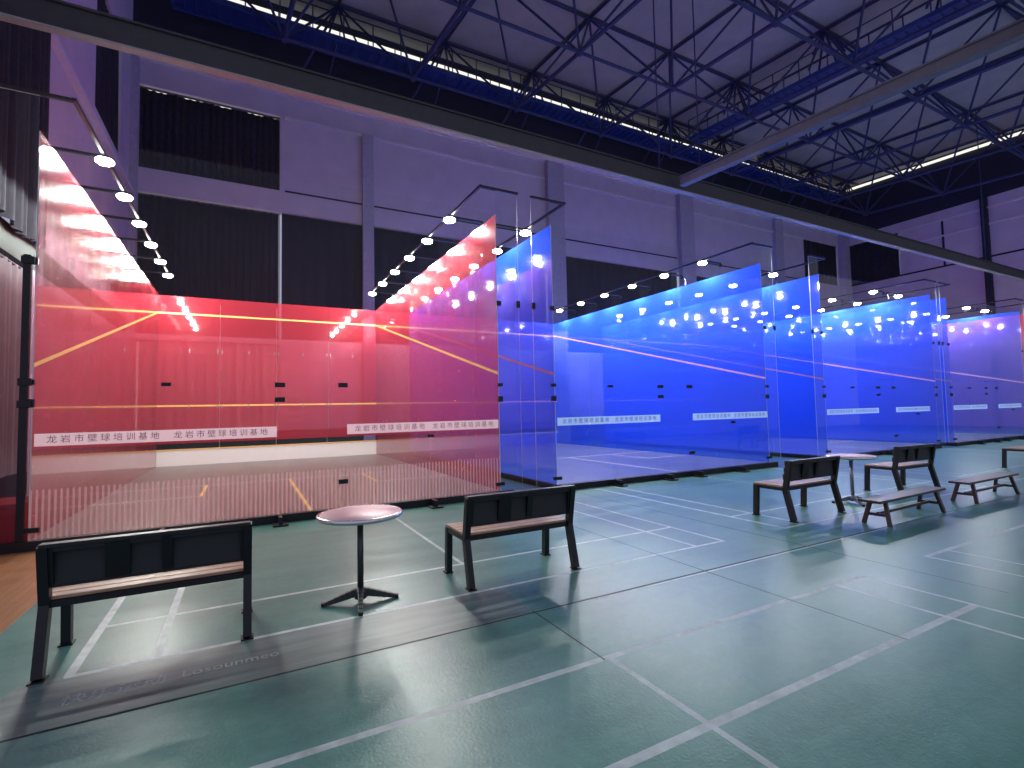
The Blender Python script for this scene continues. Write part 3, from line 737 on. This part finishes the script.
# ------------------------------------------------------------------ furniture
def make_bench():
    """origin on the floor between the rear legs; seat faces +y; width 1.15"""
    t = thing('park_bench', 'x', 'bench'); W = 1.12
    def add(mb, nm, mat, par=None, bev=0, lb=None):
        o = mb.build(nm, mat, par or t, bevel=bev)
        if lb: o['label'] = lb
        return o
    for x in (0, W):
        m = MB(); m.bar((x, .50, .012), (x, .475, .44), .055, .07, up=(0, 1, 0)); add(m, 'leg', M['black_metal'], bev=.003)
        m = MB(); m.bar((x, -.06, .012), (x, .04, .42), .055, .075, up=(0, 1, 0)); m.bar((x, .04, .40), (x, -.035, .80), .055, .065, up=(0, 1, 0)); add(m, 'leg', M['black_metal'], bev=.003)
        for y in (.50, -.06):
            m = MB(); m.box((x - .04, y - .045, 0), (x + .04, y + .045, .010)); add(m, 'foot_plate', M['black_metal'])
        m = MB(); m.bar((x, .50, .42), (x, .02, .42), .045, .045); add(m, 'side_rail', M['black_metal'], bev=.003)
    m = MB(); m.bar((0, .045, .42), (W, .045, .42), .045, .04); add(m, 'rear_rail', M['black_metal'])
    m = MB(); m.bar((0, .485, .42), (W, .485, .42), .04, .04); add(m, 'front_rail', M['black_metal'])
    m = MB()
    for i in range(5):
        y = .085 + i * .098; m.box((-.015, y - .044, .442), (W + .015, y + .044, .465))
    add(m, 'seat', M['slat'], bev=.004, lb='light brown wooden slat seat')
    # backrest: framed panel, slightly reclined, with three recesses on the rear
    def bp(x, z, off): # point on reclined plane
        y = .04 - (z - .40) * .1875; return (x, y + off, z)
    m = MB()
    for z in (.585, .675, .765):
        m.bar(bp(-.015, z, .045), bp(W + .015, z, .045), .022, .082)
    m2 = add(m, 'backrest', M['slat_dark'], bev=.003)
    m = MB()
    m.bar(bp(-.015, .80, 0), bp(W + .015, .80, 0), .075, .025, mi=0)
    m.bar(bp(-.015, .545, .01), bp(W + .015, .545, .01), .03, .04)
    m.bar(bp(-.015, .775, .0), bp(W + .015, .775, .0), .03, .04)
    for x, ww in ((.015, .07), (.33 * W, .12 * W), (.57 * W, .055 * W), (W - .015, .06)): m.bar(bp(x, .55, -.004), bp(x, .80, -.004), ww, .03, up=(0, 1, 0))
    pn = MB(); pn.bar(bp(-.005, .67, .022), bp(W + .005, .67, .022), .012, .25); add(pn, 'back_panel', M['back_panel'])
    add(m, 'back_frame', M['black_metal'], bev=.003)
    return t
def make_table(mat_top, mat_leg):
    t = thing('round_table', 'x', 'table')
    m = MB(); m.lathe([(.001, .742), (.33, .742), (.335, .738)], 48); m.lathe([(.335, .705), (.28, .700), (.001, .700)], 48)
    m.build('tabletop', mat_top, t)
    m = MB(); m.lathe([(.325, .743), (.34, .7435), (.348, .735), (.348, .712), (.335, .704)], 48); m.build('rim', M['tablerim'], t)
    m = MB(); m.cyl((0, 0, .10), (0, 0, .70), .026, seg=20); m.lathe([(.026, .66), (.09, .695), (.09, .70)], 20); m.build('column', mat_leg, t)
    m = MB(); m.lathe([(.001, .03), (.05, .035), (.055, .10), (.03, .125), (.001, .125)], 20); m.build('hub', mat_leg, t)
    for i in range(4):
        a = PI / 4 + i * PI / 2; c, s = math.cos(a), math.sin(a)
        m = MB()
        n = 6
        for j in range(n):
            r0 = .03 + .27 * j / n; r1 = .03 + .27 * (j + 1) / n
            z0 = .105 - .075 * (j / n) ** 1.0; z1 = .105 - .075 * ((j + 1) / n)
            m.bar((c*r0, s*r0, z0 - .018), (c*r1, s*r1, z1 - .018), .045 - .012 * j / n, .06 - .032 * j / n)
        f = m.build('leg', mat_leg, t, bevel=.003)
        m = MB(); m.cyl((c*.292, s*.292, 0), (c*.292, s*.292, .03), .02, seg=10); m.build('foot_pad', M['black_metal'], f)
    return t
def make_stool():
    """long low trestle bench, origin under its left end, runs along +x"""
    t = thing('low_wooden_bench', 'x', 'bench'); Ln = 1.86; H = .33
    m = MB(); m.box((0, -.13, H - .032), (Ln, .13, H)); m.build('seat', M['stoolwood'], t, bevel=.006)
    for x, sx in ((.22, -1), (Ln - .22, 1)):
        for y in (-1, 1):
            m = MB(); m.bar((x + sx * .06, y * .15, .0), (x, y * .085, H - .03), .05, .04, up=(0, 1, 0)); m.build('leg', M['stoolwood'], t, bevel=.003)
        m = MB(); m.bar((x + sx*.035, -.12, .13), (x + sx*.035, .12, .13), .03, .035); m.build('cross_bar', M['stoolwood'], t)
    m = MB(); m.bar((.20, 0, .14), (Ln - .20, 0, .14), .03, .035); m.build('stretcher', M['stoolwood'], t)
    return t
B = make_bench()
specs = [(1.21, -4.01, 0, 'black framed bench with wooden slat seat at the lower left, nearest the camera'),
         (4.08, -3.96, 0, 'black framed bench with wooden slat seat just right of the pink topped table'),
         (8.80, -3.90, 0, 'black framed bench standing left of the farther small table'),
         (12.16, -3.66, math.radians(-3), 'black framed bench standing right of the farther small table'),
         (17.75, -3.75, math.radians(-4), 'bench cut off by the right edge of the picture')]
for i, (x, y, r, lab) in enumerate(specs):
    o = B if i == 0 else copy_tree(B)
    o.location = (x, y, FZ); o.rotation_euler = (0, 0, r); o['label'] = lab; o['group'] = 'slat seat benches facing the courts'
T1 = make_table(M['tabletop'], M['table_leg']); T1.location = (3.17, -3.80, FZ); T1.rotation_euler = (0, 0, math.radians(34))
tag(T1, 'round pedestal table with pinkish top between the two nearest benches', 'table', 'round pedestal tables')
T2 = copy_tree(T1); T2.location = (10.78, -3.66, FZ); T2.rotation_euler = (0, 0, math.radians(10))
T2['label'] = 'small round pedestal table farther off, between the two blue lit benches'
for ch in T2.children:
    if ch.name.startswith(('column', 'hub', 'leg')):
        ch.data = ch.data.copy(); ch.data.materials[0] = M['table_leg2']
        for g in ch.children: pass
S1 = make_stool(); S1.location = (9.34, -4.62, FZ); S1.rotation_euler = (0, 0, math.radians(1.5))
tag(S1, 'low backless wooden bench at the right, left one of the two', 'bench', 'low wooden benches')
S2 = copy_tree(S1); S2.location = (11.98, -4.56, FZ); S2.rotation_euler = (0, 0, math.radians(0))
S2['label'] = 'low backless wooden bench at the right edge, right one of the two'

# ------------------------------------------------------------------ world, camera, colour
w = bpy.data.worlds.new('hall_ambient'); S.world = w; w.use_nodes = True
bg = w.node_tree.nodes['Background']; bg.inputs[0].default_value = (0.42, 0.42, 0.60, 1); bg.inputs[1].default_value = 0.8

cam = bpy.data.cameras.new('camera'); co = bpy.data.objects.new('camera', cam); COL.objects.link(co); S.camera = co
P = [2.310084288178337, -8.18117534723402, 1.4602858015143036, 0.4903827045526597, 0.05132497810016862, -0.020865706932714147, 499.66643473403866]
yaw, pitch, roll, f = P[3], P[4], P[5], P[6]
fw = Vector((math.sin(yaw)*math.cos(pitch), math.cos(yaw)*math.cos(pitch), math.sin(pitch)))
r0 = Vector((math.cos(yaw), -math.sin(yaw), 0)); u0 = r0.cross(fw)
c_, s_ = math.cos(roll), math.sin(roll)
rr = c_*r0 + s_*u0; uu = -s_*r0 + c_*u0
mat = Matrix((rr, uu, -fw)).transposed().to_4x4(); mat.translation = Vector(P[:3]); co.matrix_world = mat
cam.sensor_fit = 'HORIZONTAL'; cam.sensor_width = 36; cam.lens = f / 1024 * 36; cam.clip_start = .05; cam.clip_end = 200

S.view_settings.view_transform = 'Standard'; S.view_settings.look = 'None'; S.view_settings.gamma = 1
S.view_settings.use_curve_mapping = False; S.view_settings.exposure = 0.14
cy = S.cycles
cy.transparent_max_bounces = 48; cy.max_bounces = 10; cy.diffuse_bounces = 4; cy.glossy_bounces = 5
cy.caustics_reflective = False; cy.caustics_refractive = False; cy.sample_clamp_indirect = 6.0; cy.sample_clamp_direct = 0
